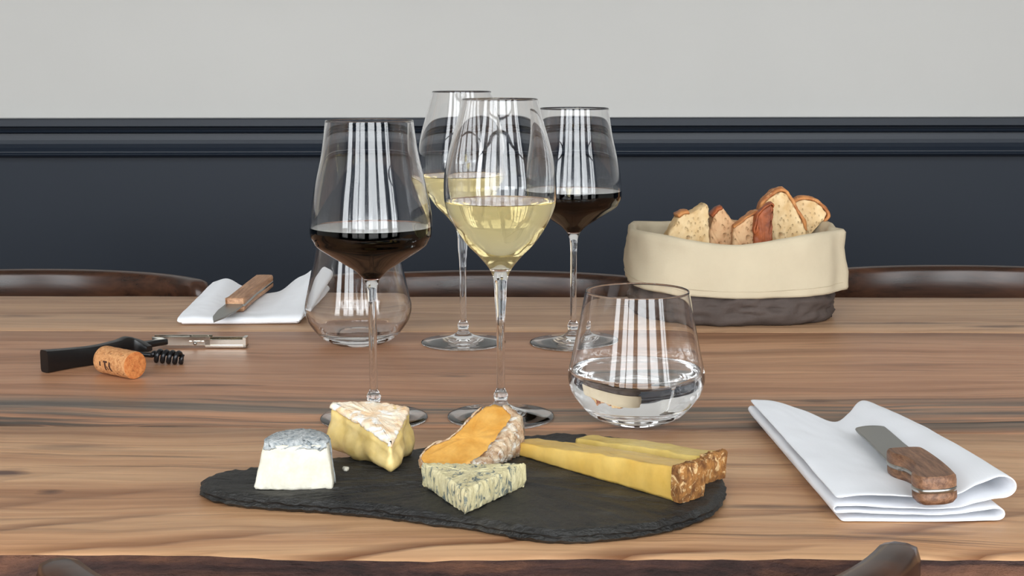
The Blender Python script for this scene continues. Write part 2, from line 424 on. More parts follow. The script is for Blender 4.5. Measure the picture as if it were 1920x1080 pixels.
def crumb(name, c0, c1):
    t = NT(name); cz = t.co((1, 1, .6), (0, 0, 0), (.4, .3, .5)); vo = t.voro(cz, 260); vo2 = t.voro(t.co((1, .7, 1), (3, 1, 2), (.5, .2, .1)), 95); n = t.noise(t.co(), 60, 4)
    col = t.ramp(n, [(.3, lin(c1)), (.7, lin(c0))])
    m = t.ramp(vo, [(.12, 1.), (.3, 0.)]); m2 = t.math('MULTIPLY', t.ramp(vo2, [(.10, 1.), (.26, 0.)]), t.ramp(t.noise(t.co(), 45, 2), [(.42, 0.), (.6, 1.)]))
    col = t.mix(t.math('MULTIPLY', m, .25), col, lin((196, 160, 110))); col = t.mix(t.math('MULTIPLY', m2, .45), col, lin((150, 108, 66)))
    t.bsdf(col, .85, Specular_IOR_Level=.2); t.bump(t.math('SUBTRACT', t.math('MULTIPLY', n, .6), t.math('ADD', m, m2)), .7, .002); return t.m
M['crumb'] = crumb('bread_crumb', (226, 202, 160), (198, 162, 112))
M['crumb2'] = crumb('bread_crumb_toasted', (218, 184, 142), (190, 140, 100))
M['crust'] = cheese('bread_crust', (206, 142, 82), (148, 84, 42), 70, .6, 300, .6, spots=(.62, 90, (224, 178, 124), (1, 1, 1)))
M['crustd'] = cheese('bread_crust_dark', (170, 90, 46), (108, 52, 26), 70, .55, 300, .7)
M['cork'] = cheese('cork', (212, 158, 106), (176, 116, 68), 330, .85, 900, .6, spots=(.64, 260, (112, 66, 36), (1, 1, 1)))
M['corkend'] = cheese('cork_end', (214, 140, 78), (184, 100, 48), 300, .85, 900, .6, spots=(.64, 260, (130, 70, 30), (1, 1, 1)))
M['ink'] = plain('stamped_ink', (66, 34, 20), .8)
M['black'] = plain('black_plastic', (16, 16, 17), .35)
M['steel'] = plain('brushed_steel', (178, 176, 170), .28, Metallic=1.0)
M['blade'] = plain('blade_steel', (150, 150, 146), .38, Metallic=.85)
M['chrome'] = plain('chrome', (214, 208, 196), .14, Metallic=1.0)
M['worm'] = plain('coated_steel', (44, 44, 46), .22, Metallic=.6)
M['knifewood'] = wood_small('knife_handle_wood', (150, 110, 82), (84, 52, 34), .5, 40, 330, .7)
M['knifewood2'] = wood_small('knife_handle_wood_pale', (196, 150, 112), (136, 90, 60), .5, 25, 260, .4)

# ------------------------------------------------------------------ the room
def st(o, kind='structure'): o['kind'] = kind; return o
st(box('floor', (LEFT_X-.2, FRONT_Y-.2, -.1), (RIGHT_X+.2, BACK_Y+.2, 0), M['floor']))
st(box('ceiling', (LEFT_X-.2, FRONT_Y-.2, CEIL), (RIGHT_X+.2, BACK_Y+.2, CEIL+.1), M['white']))
RAILTOP = TZ + hz(221, BACK_Y-.03)
st(box('wall_back', (LEFT_X-.2, BACK_Y, 0), (RIGHT_X+.2, BACK_Y+.2, CEIL), M['wall']))
st(box('wall_left', (LEFT_X-.2, FRONT_Y, 0), (LEFT_X, BACK_Y, CEIL), M['wall']))
st(box('wall_right', (RIGHT_X, FRONT_Y, 0), (RIGHT_X+.2, BACK_Y, CEIL), M['wall']))
st(box('trim_1', (LEFT_X, BACK_Y-.012, 0), (RIGHT_X, BACK_Y, RAILTOP-.02), M['wain']))          # navy wainscot panel
yr = BACK_Y - .012
def rz(py): return TZ + hz(py, BACK_Y-.03)
prof = [(BACK_Y, rz(221)), (yr-.030, rz(221)), (yr-.033, rz(223)), (yr-.033, rz(235)), (yr-.030, rz(237)), (yr-.018, rz(238)), (yr-.017, rz(242)),
        (yr-.020, rz(243.5)), (yr-.021, rz(245.5)), (yr-.019, rz(248)), (yr-.009, rz(250)), (yr-.0095, rz(256)), (yr-.0105, rz(262)), (yr-.0125, rz(269)), (yr-.016, rz(276)),
        (yr-.0205, rz(283)), (yr-.0205, rz(285)), (yr-.023, rz(287)), (yr-.024, rz(289)), (yr-.022, rz(291.5)), (yr-.006, rz(292)), (yr-.005, rz(295.5)), (BACK_Y, rz(295.5))]
st(extrude_x('trim_2', prof, LEFT_X, RIGHT_X, M['rail']))
st(box('baseboard_back', (LEFT_X, BACK_Y-.032, 0), (RIGHT_X, BACK_Y-.012, .14), M['rail'], bevel=.004))
# street front: piers, sill and lintel around five tall windows
bm = bmesh.new(); xs = [LEFT_X-.2] + [v for ab in WINS for v in ab] + [RIGHT_X+.2]
for a, b in zip(xs[0::2], xs[1::2]): bm_box(bm, (a, FRONT_Y-.2, 0), (b, FRONT_Y, CEIL))
for a, b in WINS:
    bm_box(bm, (a, FRONT_Y-.2, 0), (b, FRONT_Y, WZ0)); bm_box(bm, (a, FRONT_Y-.2, WZ1), (b, FRONT_Y, CEIL))
st(from_bm('wall_front', bm, M['wain']))
for i, (a, b) in enumerate(WINS):
    bm = bmesh.new(); y0, y1 = FRONT_Y-.10, FRONT_Y-.05; f = .045
    bm_box(bm, (a, y0, WZ0), (a+f, y1, WZ1)); bm_box(bm, (b-f, y0, WZ0), (b, y1, WZ1))
    bm_box(bm, (a+f, y0, WZ0), (b-f, y1, WZ0+f)); bm_box(bm, (a+f, y0, WZ1-f), (b-f, y1, WZ1))
    bm_box(bm, (a+f, y0, 2.25), (b-f, y1, 2.29))
    if i in (1, 4): bm_box(bm, ((a+b)/2-.03, y0, WZ0+f), ((a+b)/2+.03, y1, WZ1-f))
    st(from_bm('window_%d' % (i+1), bm, M['dark_frame']))
st(box('pavement', (-14, -16, -.2), (14, FRONT_Y-.2, -.06), M['pave']))

# ------------------------------------------------------------------ table
YF, YB = .771, 1.672
table = tag(empty('dining_table', (0, 0, 0)), 'long plank dining table with a rough dark live edge', 'table')
table.matrix_world = TT
TX = 1.12; TH = .05
def front_edge(x):
    return YF + .006*math.sin(3.1*x+1.0) + .007*fbm((x, 0, 0), 5.) + .004*fbm((x, 3, 0), 22.) + .002*fbm((x, 8, 0), 70.) - .010*math.exp(-((x-.06)/.16)**2)
def seam1(x): return 1.050 - .018*x + .004*fbm((x, 9, 0), 3.)
def seam2(x): return 1.4486 + .004*fbm((x, 14, 0), 3.)
def plank(name, y0f, y1f, mat, front=False, nx=180, ny=6):
    prof_n = []
    verts, faces, mi = [], [], []
    for i in range(nx+1):
        x = -TX + 2*TX*i/nx; y0, y1 = y0f(x), y1f(x)
        sec = []
        if front:
            k = .012*fbm((x, 1, 2), 16.); k2 = .010*fbm((x, 6, 2), 22.)
            sec += [(y0+.004+k2, TZ-TH), (y0-.006+k*.5, TZ-TH*.78), (y0-.009+k*.5, TZ-TH*.55), (y0-.008+k2*.5, TZ-TH*.3), (y0-.004+k2*.25, TZ-.007), (y0-.0015, TZ-.0016)]
        else:
            sec += [(y0, TZ-TH), (y0, TZ-TH*.6), (y0, TZ-.004), (y0+.0002, TZ-.0018), (y0+.0008, TZ-.0006)]
        m = len(sec)
        for j in range(ny+1): sec.append((y0+.002 + (y1-y0-.004)*j/ny, TZ))
        sec += [(y1-.0008, TZ-.0006), (y1-.0002, TZ-.0018), (y1, TZ-.004), (y1, TZ-TH)]
        verts += [(x, y, z) for y, z in sec]
    n = len(sec)
    for i in range(nx):
        for j in range(n):
            k = (j+1) % n
            faces.append((i*n+j, i*n+k, (i+1)*n+k, (i+1)*n+j)); mi.append(1 if front and j < m-1 else 0)
    faces.append(tuple(range(n))); mi.append(0); faces.append(tuple(range(nx*n, nx*n+n))); mi.append(0)
    me = bpy.data.meshes.new(name); me.from_pydata(verts, [], faces)
    for p, q in zip(me.polygons, mi): p.material_index = q
    bm = bmesh.new(); bm.from_mesh(me); bmesh.ops.recalc_face_normals(bm, faces=bm.faces); bm.to_mesh(me); bm.free()
    o = link(name, me, [mat, M['bark']], table, True)
    md = o.modifiers.new('es', 'EDGE_SPLIT'); md.split_angle = R(50)
    return o
tag(plank('plank', front_edge, lambda x: seam1(x)-.0006, M['plank_f'], True), 'honey coloured plank with dark live edge')
plank('plank', lambda x: seam1(x)+.0006, lambda x: seam2(x)-.0006, M['plank_m'])
plank('plank', lambda x: seam2(x)+.0006, lambda x: YB + .002*fbm((x, 20, 0), 6.), M['plank_b'])
box('apron', (-TX+.12, .93, TZ-TH-.08), (TX-.12, .955, TZ-TH), M['chair'], table)
box('apron', (-TX+.12, YB-.13, TZ-TH-.08), (TX-.12, YB-.105, TZ-TH), M['chair'], table)
for sx in (-1, 1):
    for yy in (.90, YB-.14): box('leg', (sx*(TX-.16)-.04, yy, 0), (sx*(TX-.16)+.04, yy+.08, TZ-TH), M['chair'], table, bevel=.006)

# ------------------------------------------------------------------ chairs
def make_chair(loc, rz_, label, top, Rx=.25, Ry=.17):
    t = tag(empty('bentwood_chair', loc, rz_), label, 'chair', 'bentwood chairs around the table')
    th, hh = .022, .085
    n = 48; A = R(68); verts, faces = [], []
    y_c = -.10                       # the rail's ellipse centre; the sitter faces +y
    sec = [(-.5, -1), (.5, -1), (.56, -.9), (.52, -.35), (.5, -.1), (.40, -.02), (.15, 0), (-.15, 0), (-.40, -.02), (-.5, -.1), (-.52, -.35), (-.56, -.9)]
    for i in range(n+1):
        a = -A + 2*A*i/n; e = min(i, n-i)/n
        cx, cy = Rx*math.sin(a), y_c - Ry*math.cos(a)
        nx_, ny_ = math.sin(a)*Ry, -math.cos(a)*Rx; L = math.hypot(nx_, ny_); nx_, ny_ = nx_/L, ny_/L
        k = min(1., (e/.045)) ; k = math.sqrt(max(0, 1-(1-k)**2)); k = .35 + .65*k
        for u, v in sec:
            zz = top - hh*.5 + (v+.5)*hh*(.55+.45*k)
            verts.append((cx + nx_*u*th*(.6+.4*k), cy + ny_*u*th*(.6+.4*k), zz))
    m = len(sec)
    for i in range(n):
        for j in range(m): faces.append((i*m+j, i*m+(j+1) % m, (i+1)*m+(j+1) % m, (i+1)*m+j))
    faces += [tuple(range(m)), tuple(range(n*m, n*m+m))]
    o = mesh('top_rail', verts, faces, M['chair'], t, True); md = o.modifiers.new('es', 'EDGE_SPLIT'); md.split_angle = R(60)
    for s in (-1, 1):
        sweep('back_post', catmull([(s*.19, -.21, top-.06), (s*.185, -.18, .60), (s*.18, -.13, .46), (s*.185, -.15, .2), (s*.19, -.17, 0)], 6), lambda f: .014, M['chair'], t)
        sweep('leg', catmull([(s*.16, .19, .43), (s*.17, .2, .2), (s*.175, .21, 0)], 6), lambda f: .016-.004*f, M['chair'], t)
    for dx in (-.06, 0, .06): sweep('spindle', [(dx, -.262, top-.07), (dx, -.16, .45)], .008, M['chair'], t)
    out = [(.2*math.copysign(abs(math.cos(a))**.7, math.cos(a)), .03+.2*math.copysign(abs(math.sin(a))**.7, math.sin(a))) for a in [2*math.pi*k/64 for k in range(64)]]
    pillow('seat', out, .425, .455, [(0, -.006), (.3, 0), (.75, 0), (1, -.008)], M['chair'], t, n=64)
    return t
CT = TZ + .015
make_chair((-.024, .901, 0), R(3.0), 'dark bentwood chair tucked in at the live edge side of the table', CT+.010, .240, .21)
make_chair((-.60, 1.535, 0), R(180), 'dark bentwood chair behind the folded napkin and corkscrew', CT)
make_chair((-.035, 1.525, 0), R(179), 'dark bentwood chair behind the pair of rear wine glasses', CT-.001)
make_chair((.545, 1.545, 0), R(180), 'dark bentwood chair beside the bread basket', CT+.002)

# ------------------------------------------------------------------ glasses
def offset_in(outer, th):
    out = []
    for i, p in enumerate(outer):
        t = outer[min(i+1, len(outer)-1)] - outer[max(i-1, 0)]; nrm = Vector((-t.y, t.x)).normalized()
        out.append(p + nrm*(th(i/(len(outer)-1)) if callable(th) else th))
    return out
def split_wall(inner, level):
    """inner wall listed from the bottom up -> (dry wall above the liquid, wetted wall below), sharing the edge point"""
    low = [p for p in inner if p.y < level]; high = [p for p in inner if p.y >= level]
    f = (level-low[-1].y)/(high[0].y-low[-1].y); edge = low[-1].lerp(high[0], f)
    return [edge] + high, low + [edge]
def liquid(name, wet_wall, mat, parent):
    e = wet_wall[-1]
    surf = [(e.x-.0002, e.y-.00025), (e.x-.0007, e.y-.0005), (e.x-.0016, e.y-.0006), (e.x*.5, e.y-.0006), (0, e.y-.0006)]
    o = lathe(name, [(p.x, p.y) for p in wet_wall] + surf, mat, parent)
    n_wet = len(wet_wall) - 1; at = o.data.attributes.new('wet', 'FLOAT', 'FACE')
    for i in range(len(o.data.polygons)): at.data[i].value = 1.0 if i < n_wet*96 else 0.0
    return o
def wine_glass(px, Y, bowl_px, sc, level_px, wine, label, wlabel, neck, solid, base_r=.0415):
    """bowl_px: (row, half width) from rim down, read at the front glass of the pair; sc scales to this glass"""
    base = at_y(px, 540, Y); base.z = TZ
    t = tag(empty('wine_glass', base), label, 'wine glass', 'stemmed wine glasses on the table')
    bowl = [Vector(p) for p in bowl_px][::-1]                        # bottom (neck) up, metres
    outer = catmull(bowl, 8)
    outer = [Vector((p.x*sc, p.y*sc)) for p in outer]
    inner = [p for p in offset_in(outer, lambda f: .0013 - .0005*f) if p.y > solid*sc]
    b0 = inner[0]
    cup = [Vector((0, b0.y-.0022*sc)), Vector((b0.x*.5, b0.y-.0018*sc)), Vector((b0.x*.85, b0.y-.0008*sc))]
    inner = cup + inner
    rim = outer[-1]; dry, wetw = split_wall(inner, level_px)
    prof_ = [(p.x, p.y) for p in outer] + [(rim.x-.0001, rim.y+.0003), (rim.x-.0004, rim.y+.0004), (inner[-1].x, inner[-1].y+.0003)] + [(p.x, p.y) for p in reversed(dry)]
    lathe('bowl', prof_, M['glass'], t)
    z1 = outer[0].y; sr = outer[0].x; z0 = .026*sc
    lathe('stem', [(sr, z0), (sr, z0+(z1-z0)*.25), (sr, z0+(z1-z0)*.5), (sr, z0+(z1-z0)*.75), (sr, z1)], M['glass'], t, 48)
    br = base_r*sc
    foot = catmull([(sr, z0), (sr, .023*sc), (.0050*sc, .0195*sc), (.0056*sc, .0165*sc), (.0048*sc, .0135*sc), (.0075*sc, .0098*sc), (.015*sc, .0066*sc), (.028*sc, .0040*sc), (br-.0025, .0024), (br-.0004, .0017)], 5)
    fp = [(max(sr, p.x) if i < 6 else p.x, p.y) for i, p in enumerate(foot)] + [(br, .0010), (br-.0004, .0003), (br-.002, .0), (br-.006, .0004), (br*.5, .0014), (0, .002)]
    lathe('foot', fp[::-1], M['glass'], t)
    o = liquid('wine', wetw, wine, t); tag(o, wlabel)
    return t
YG = 1.0836
def bowl_from(rows, Y): return [(rad(h, y, Y), hz(y, Y)) for y, h in rows]
RED = bowl_from([(226, 82.5), (262, 87), (300, 93.5), (350, 105), (395, 112.8), (425, 114.5), (440, 113.5), (450, 108.5), (463, 99), (490, 57), (506, 32), (514, 23.5), (523, 15.5), (538, 10), (560, 8.0), (575, 7.6)], YG)
WHT = bowl_from([(186, 71), (215, 78), (250, 88), (290, 98.5), (325, 105), (352, 106.5), (378, 105), (400, 99), (420, 89), (440, 77), (460, 62), (480, 42), (501, 24), (518, 15), (535, 12), (565, 10.8), (585, 9.0), (600, 8.0), (612, 7.7)], YG)
def lvl(py, Y): return hz(py, Y)
wine_glass(697.5, YG, RED, 1.0, lvl(424, YG), M['red'], 'glass of dark red wine standing behind the soft cheese wedge', 'dark red wine', None, hz(518, YG))
wine_glass(938.5, YG+.004, WHT, 1.0, lvl(377, YG), M['whitewine'], 'glass of pale white wine standing behind the orange cheese', 'pale golden white wine', None, hz(503, YG))
YR = at_z(868, 643).y
wine_glass(868, YR, WHT, 1.0, lvl(328, YR), M['whitewine'], 'glass of white wine set back between the other wine glasses', 'pale golden white wine', None, hz(503, YG))
wine_glass(1075, YR-.003, RED, 1.0, lvl(357, YR), M['red'], 'glass of dark red wine next to the bread basket and tumbler', 'dark red wine', None, hz(518, YG), base_r=.0425)

def tumbler(px, Y, sc, level, label, water_label=None):
    base = at_y(px, 540, Y); base.z = TZ
    rows = bowl_from([(546, 97.5), (575, 103), (610, 109.5), (645, 116.5), (675, 123), (694, 127), (708, 128), (722, 125), (740, 117), (760, 102)], YT)
    o_ = [Vector(p) for p in rows][::-1]
    pts = [Vector((.0215, .0)), Vector((.0255, .0007)), Vector((.0325, .0040)), Vector((.0385, .0085))] + [p for p in o_ if p.y > .0135]
    pts = [Vector((p.x*sc, p.y*sc)) for p in pts]
    outer = catmull(pts, 7)
    inner = [p for p in offset_in(outer, lambda f: .0032*(1-f)**2 + .0011) if p.y > .0125*sc]
    b0 = inner[0]; inner = [Vector((0, .0102*sc)), Vector((b0.x*.45, .0104*sc)), Vector((b0.x*.8, .0112*sc))] + inner
    rim = outer[-1]
    wall = inner
    if water_label: wall, wetw = split_wall(inner, level)
    pr = [(0, .0018), (.008*sc, .0016), (.016*sc, .0006), (.0195*sc, .0)] + [(p.x, p.y) for p in outer] + [(rim.x-.0001, rim.y+.0004), (rim.x-.0006, rim.y+.0006), (inner[-1].x, inner[-1].y+.0004)] + [(p.x, p.y) for p in reversed(wall)]
    if water_label:
        t = tag(empty('water_tumbler', base), label, 'tumbler')
        lathe('glass_body', pr, M['glass'], t); tag(liquid('water', wetw, M['water'], t), water_label)
    else:
        t = lathe('water_tumbler', pr, M['glass']); t.location = base; tag(t, label, 'tumbler')
    return t
YT = at_z(1195, 788).y
tumbler(1195, YT, 1.0, hz(692, YT), 'stemless glass tumbler half filled with water near the hard cheese', 'clear still water')
YT2 = at_z(671, 643).y
tumbler(671, YT2, 1.0, 0, 'empty stemless glass tumbler beside the napkin and behind the red wine')

# ------------------------------------------------------------------ slate board
SZ = .0088
sl_px = [(376, 903), (384, 893), (405, 886), (440, 879), (520, 870), (620, 858), (700, 848), (770, 839), (860, 829), (960, 818), (1020, 813), (1070, 811), (1120, 815), (1180, 824), (1250, 840), (1310, 860), (1340, 877), (1354, 893), (1359, 912),
         (1352, 930), (1330, 950), (1290, 966), (1230, 980), (1150, 991), (1060, 996), (1000, 992), (950, 984), (880, 971), (790, 960), (700, 948), (600, 940), (520, 935), (440, 928), (398, 920), (380, 911)]
sl = [at_z(x, y, SZ) for x, y in sl_px]
sl = [(p.x, p.y) for p in catmull([Vector((p.x, p.y)) for p in sl], 6, True)]
rough_sl = []
for x, y in resample(sl, 420): rough_sl.append((x + .0011*fbm((x, y, 0), 90.) , y + .0013*fbm((x, y, 4), 120.)))
board = pillow('slate_board', rough_sl, TZ, TZ+SZ, [(0, -.0035), (.12, -.0012), (.3, .0006), (.5, -.0010), (.68, .0005), (.86, -.0014), (1, -.0032)], M['slate'], n=420, disp=.0011, dscale=150., caps=(.985, .95, .9, .8, .65, .45, .2, 0))
tag(board, 'irregular dark slate serving board carrying the cheeses', 'serving board')
md = board.modifiers.new('es', 'EDGE_SPLIT'); md.split_angle = R(48)
CZ = SZ + .0002      # cheese base height

def wpt(px, py, z): p = at_z(px, py, z); return (p.x, p.y)
# goat cheese: D-shaped truncated cone with an ash rind
gl, gr = Vector(wpt(476, 917, CZ)), Vector(wpt(625, 917, CZ))
gc = (gl+gr)/2; gw = (gr-gl).length/2
goat = tag(empty('goat_cheese', (gc.x, gc.y, TZ+CZ)), 'white goat cheese chunk with a grey ash rind on top', 'cheese')
def dshape(rw, dep, front):
    pts = [(-rw, front), (-rw*.5, front-.0012), (0, front-.0016), (rw*.5, front-.001), (rw, front)]
    for k in range(1, 24):
        a = math.pi*k/24; pts.append((rw*math.cos(a)*1.0, front + dep*math.sin(a)**.8))
    return pts
GH = .027
def goat_ring(f, o=0.):
    k = 1-.19*f
    return resample([(x*k + (.0012*f), y) for x, y in dshape(gw+o, .034*(1-.08*f)+o, 0.004*f)], 120)
def ringsolid(name, rings, mat, parent, disp=0., dscale=200., caps=(.92, .75, .5, .25, 0), seed=0):
    n = len(rings[0]); full = []
    def shr(r, s):
        c = sum(r, Vector((0, 0, 0)))/n; return [c+(p-c)*s for p in r]
    full = [shr(rings[0], s) for s in reversed(caps)] + rings + [shr(rings[-1], s) for s in caps]
    verts = [v for r in full for v in r]; base_z = rings[0][0].z
    if disp:
        verts = [v + Vector((fbm((v.x+seed, v.y, v.z), dscale), fbm((v.y, v.z+seed, v.x), dscale), fbm((v.z, v.x, v.y+seed), dscale) if v.z > base_z+1e-4 else 0))*disp for v in verts]
    faces = [(a*n+i, a*n+(i+1) % n, (a+1)*n+(i+1) % n, (a+1)*n+i) for a in range(len(full)-1) for i in range(n)]
    return mesh(name, verts, faces, mat, parent, True)
def domed(p, f): return .0022*max(0, f-.75)*4*(1-min(1, abs(p.x)/gw)**2)
rings = []
for f, o in [(0, -.0012), (.05, 0), (.2, .0004), (.4, .0004), (.6, .0002), (.8, 0), (.94, -.0002), (1, -.001)]:
    rings.append([Vector((p.x, p.y, GH*f)) for p in goat_ring(f, o)])
ringsolid('paste', rings, M['goat'], goat, .0009, 260.)
# rind: shell over the curved side and the top
def goat_arc(f, o):
    k = 1-.19*f; front = .004*f; pts = []
    for i in range(61):
        a = .26 + (math.pi-.52)*i/60; rw = gw*k+o; dep = .034*(1-.08*f)+o
        pts.append(Vector((rw*math.cos(a)+.0012*f, front + dep*math.copysign(abs(math.sin(a))**.8, math.sin(a)), GH*f)))
    return pts
verts, faces = [], []; fs = [.02, .2, .4, .6, .8, .97]
for f in fs: verts += goat_arc(f, .0004)
n = 61
for a in range(len(fs)-1):
    for i in range(n-1): faces.append((a*n+i, a*n+i+1, (a+1)*n+i+1, (a+1)*n+i))
top = goat_arc(1.0, .0004); topc = [Vector((p.x, p.y, GH+.0008)) for p in top]; b = len(verts); verts += topc
for i in range(n-1): faces.append((b-n+i, b-n+i+1, b+i+1, b+i))
# top sheet: rows from the cut edge back
rows = 10; prev = b
for k in range(1, rows+1):
    s = 1 - k/rows; start = len(verts)
    for p in topc:
        yy = (.0035) + (p.y-.0035)*s
        verts.append(Vector((p.x, yy - (.0012 if k == rows else 0), GH+.0010 + .0030*math.sin(math.pi*min(1, (1-s)*.9+.1))*(1-(p.x/gw)**2) - (.0030+.0018*fbm((p.x, 0, 0), 220.) if k == rows else 0))))
    for i in range(n-1): faces.append((prev+i, prev+i+1, start+i+1, start+i))
    prev = start
verts = [v + Vector((fbm(v, 330.), fbm(v+Vector((1, 2, 3)), 330.), fbm(v+Vector((5, 2, 3)), 330.)))*.0008 for v in verts]
o = mesh('rind', verts, faces, M['ash'], goat); md = o.modifiers.new('s', 'SOLIDIFY'); md.thickness = .0012; md.offset = 0
tag(o, 'grey ash rind')

# camembert-like wedge, oozing
ctip = Vector(wpt(734, 885, CZ)); cbl = Vector(wpt(622, 762, .040)); cbr = Vector(wpt(766, 766, .040))
cam_c = (ctip+cbl+cbr)/3
cheese1 = tag(empty('soft_cheese_wedge', (cam_c.x, cam_c.y, TZ+CZ)), 'oozing yellow soft cheese wedge with a white mould rind', 'cheese')
mid = (cbl+cbr)/2 + Vector((0, .004))
wout = [ctip, ctip.lerp(cbr, .5), cbr+Vector((0, -.002)), cbr + Vector((-.002, .001)), mid.lerp(cbr, .5)+Vector((0, .0015)), mid + Vector((0, .002)), mid.lerp(cbl, .5)+Vector((0, .0015)), cbl + Vector((.002, .001)), cbl+Vector((0, -.002)), ctip.lerp(cbl, .5)]
wloc = [(p.x-cam_c.x, p.y-cam_c.y) for p in wout]
def ytip(y): return (y-(ctip.y-cam_c.y))/(cbl.y-ctip.y)
def camtop(x, y): return .0172 + .0150*min(1, max(0, ytip(y)))**.8
o = pillow('paste', wloc, 0, camtop, [(0, -.003), (.05, .0008), (.18, .0034), (.36, .0042), (.55, .0030), (.68, .0010), (.78, .0014), (.88, .0012), (.97, -.0005), (1, -.003)], M['cam'], cheese1, n=160, disp=.0030, dscale=42., seed=3.)
o = pillow('rind', wloc, lambda x, y: camtop(x, y)-.0016, lambda x, y: camtop(x, y)+.0020, [(0, -.0004), (.3, .0012), (.7, .0008), (1, -.0014)], M['camrind'], cheese1, n=160, disp=.0011, dscale=240., flatbase=False)
tag(o, 'white mould rind with orange rim')

# orange washed-rind slice, rising towards the back
op = [(790, 852, .017), (797, 868, .014), (830, 870, .013), (880, 868, .013), (906, 858, .015), (930, 826, .023), (952, 795, .031), (962, 778, .035), (945, 764, .038), (925, 757, .040), (903, 762, .039), (880, 782, .034), (862, 805, .028), (838, 828, .022), (815, 838, .019)]
ow = [at_z(*p) for p in op]
oc = sum(ow, Vector((0, 0, 0)))/len(ow)
cheese2 = tag(empty('washed_rind_cheese', (oc.x, oc.y, TZ+CZ)), 'sloping orange cheese slice with a pale wrinkled rind', 'cheese')
# least squares plane for the top
import numpy as np
Aq = np.array([[p.x-oc.x, p.y-oc.y, 1] for p in ow]); zq = np.array([p.z-TZ-CZ for p in ow]); cf = np.linalg.lstsq(Aq, zq, rcond=None)[0]
def otop(x, y): return max(.004, cf[0]*x+cf[1]*y+cf[2])
oloc = [(p.x, p.y) for p in catmull([Vector((p.x-oc.x, p.y-oc.y)) for p in ow], 5, True)]
pillow('paste', oloc, 0, otop, [(0, -.002), (.1, .0006), (.4, .001), (.8, .0005), (.95, -.0001), (1, -.0012)], M['orange'], cheese2, n=150, disp=.0010, dscale=130.)
def rind_strip(name, ids, th, mat, parent, wr, ext, steps=40, fold=0.0012, foldf=2600.):
    C = catmull([Vector((ow[i].x-oc.x, ow[i].y-oc.y)) for i in ids], 12); C = resample(C, steps, False); n = len(C); verts, faces = [], []
    rows = [(0.0, 1.0), (.25, 1.1), (.5, 1.15), (.75, 1.1), (.95, .9), (1.03, .35), (1.03, -.25)]
    for i in range(n):
        t = C[min(i+1, n-1)]-C[max(i-1, 0)]; nn = Vector((t.y, -t.x)).normalized()*(1 if ext > 0 else -1)
        s = i*(1.0)
        for f, k in rows:
            wv = fold*math.sin(s*1.9+f*3.0+1.3*fbm((i*.15, f, 0), 2.))*wr
            q = C[i]+nn*(th*k+wv*max(0, k)); z = otop(C[i].x, C[i].y)*f
            v = Vector((q.x, q.y, max(.0, z))); verts.append(v+Vector((fbm(v, 300.), fbm(v+Vector((3, 1, 1)), 300.), 0))*.0007)
    m = len(rows)
    for i in range(n-1):
        for k in range(m-1): faces.append((i*m+k, i*m+k+1, (i+1)*m+k+1, (i+1)*m+k))
    o = mesh(name, verts, faces, mat, parent); md = o.modifiers.new('s', 'SOLIDIFY'); md.thickness = .0012; md.offset = -1 if ext > 0 else 1
    return o
tag(rind_strip('rind', [3, 4, 5, 6, 7, 8], .0065, M['orrind'], cheese2, 1.2, 1), 'pale wrinkled rind')
rind_strip('rind', [10, 11, 12, 13, 14, 0, 1], .0012, M['orrind'], cheese2, .3, 1, 50)

# blue cheese wedge
bl = [Vector(wpt(792, 911, CZ)), Vector(wpt(986, 912, CZ)), Vector(wpt(872, 966, CZ))]
bl.insert(1, Vector(wpt(917, 874, .0226)))
bc = sum(bl, Vector((0, 0)))/4
cheese3 = pillow('blue_cheese', [(p.x-bc.x, p.y-bc.y) for p in bl], 0, .0152, [(0, -.0015), (.06, -.0002), (.3, .0002), (.55, .0003), (.8, .0001), (.95, -.0002), (1, -.0010)], M['blue'], None, n=200, disp=.0009, dscale=330.)
cheese3.location = (bc.x, bc.y, TZ+CZ); tag(cheese3, 'blue veined cheese wedge lying flat at the front of the slate', 'cheese')
md = cheese3.modifiers.new('es', 'EDGE_SPLIT'); md.split_angle = R(52)

# two hard cheese fingers with brown rind at one end
def finger(label, b0, b1, w0, w1, h0, h1, mat, rind_len, lift=0.0, bend=0.0):
    """b0, b1: front bottom corners at the thin and the rind end (world xy); widths go to the far side"""
    d = (b1-b0); L = d.length; d.normalize(); nrm = Vector((-d.y, d.x))
    if nrm.y < 0: nrm = -nrm
    t = tag(empty('hard_cheese_finger', (b0.x, b0.y, TZ+CZ+lift), math.atan2(d.y, d.x)), label, 'cheese', 'hard cheese fingers on the slate')
    def H(x, y): f = min(1, max(0, x/L)); return h0 + (h1-h0)*f - .0012*math.sin(f*9)*.4 + bend*math.sin(math.pi*f)
    out = [(0, 0), (L*.35, -.0006), (L*.62, -.0002), (L*.66, .0006), (L, 0), (L, w1), (L*.5, (w0+w1)/2), (.004, w0), (0, w0*.6)]
    o = pillow('paste', out, 0, H, [(0, -.0008), (.1, 0), (.5, .0004), (.9, 0), (1, -.0007)], mat, t, n=160, disp=.0007, dscale=90., caps=(.97, .85, .6, .3, 0))
    ro = [(L-.0004, -.0008), (L+rind_len, -.0012), (L+rind_len*1.1, w1*.5), (L+rind_len, w1+.001), (L-.0004, w1+.0008)]
    rr = pillow('rind', ro, 0, h1+.0014, [(0, -.0008), (.15, 0), (.5, .0004), (.9, 0), (1, -.0008)], M['comterind'], t, n=80, disp=.0010, dscale=300.)
    tag(rr, 'rough brown rind'); md = rr.modifiers.new('es', 'EDGE_SPLIT'); md.split_angle = R(50)
    return t
finger('yellow hard cheese finger with a thick brown rind end beside the blue cheese', Vector(wpt(962, 851, CZ)), Vector(wpt(1262, 940, CZ)), .019, .0215, .0085, .0215, M['comte'], .0065)
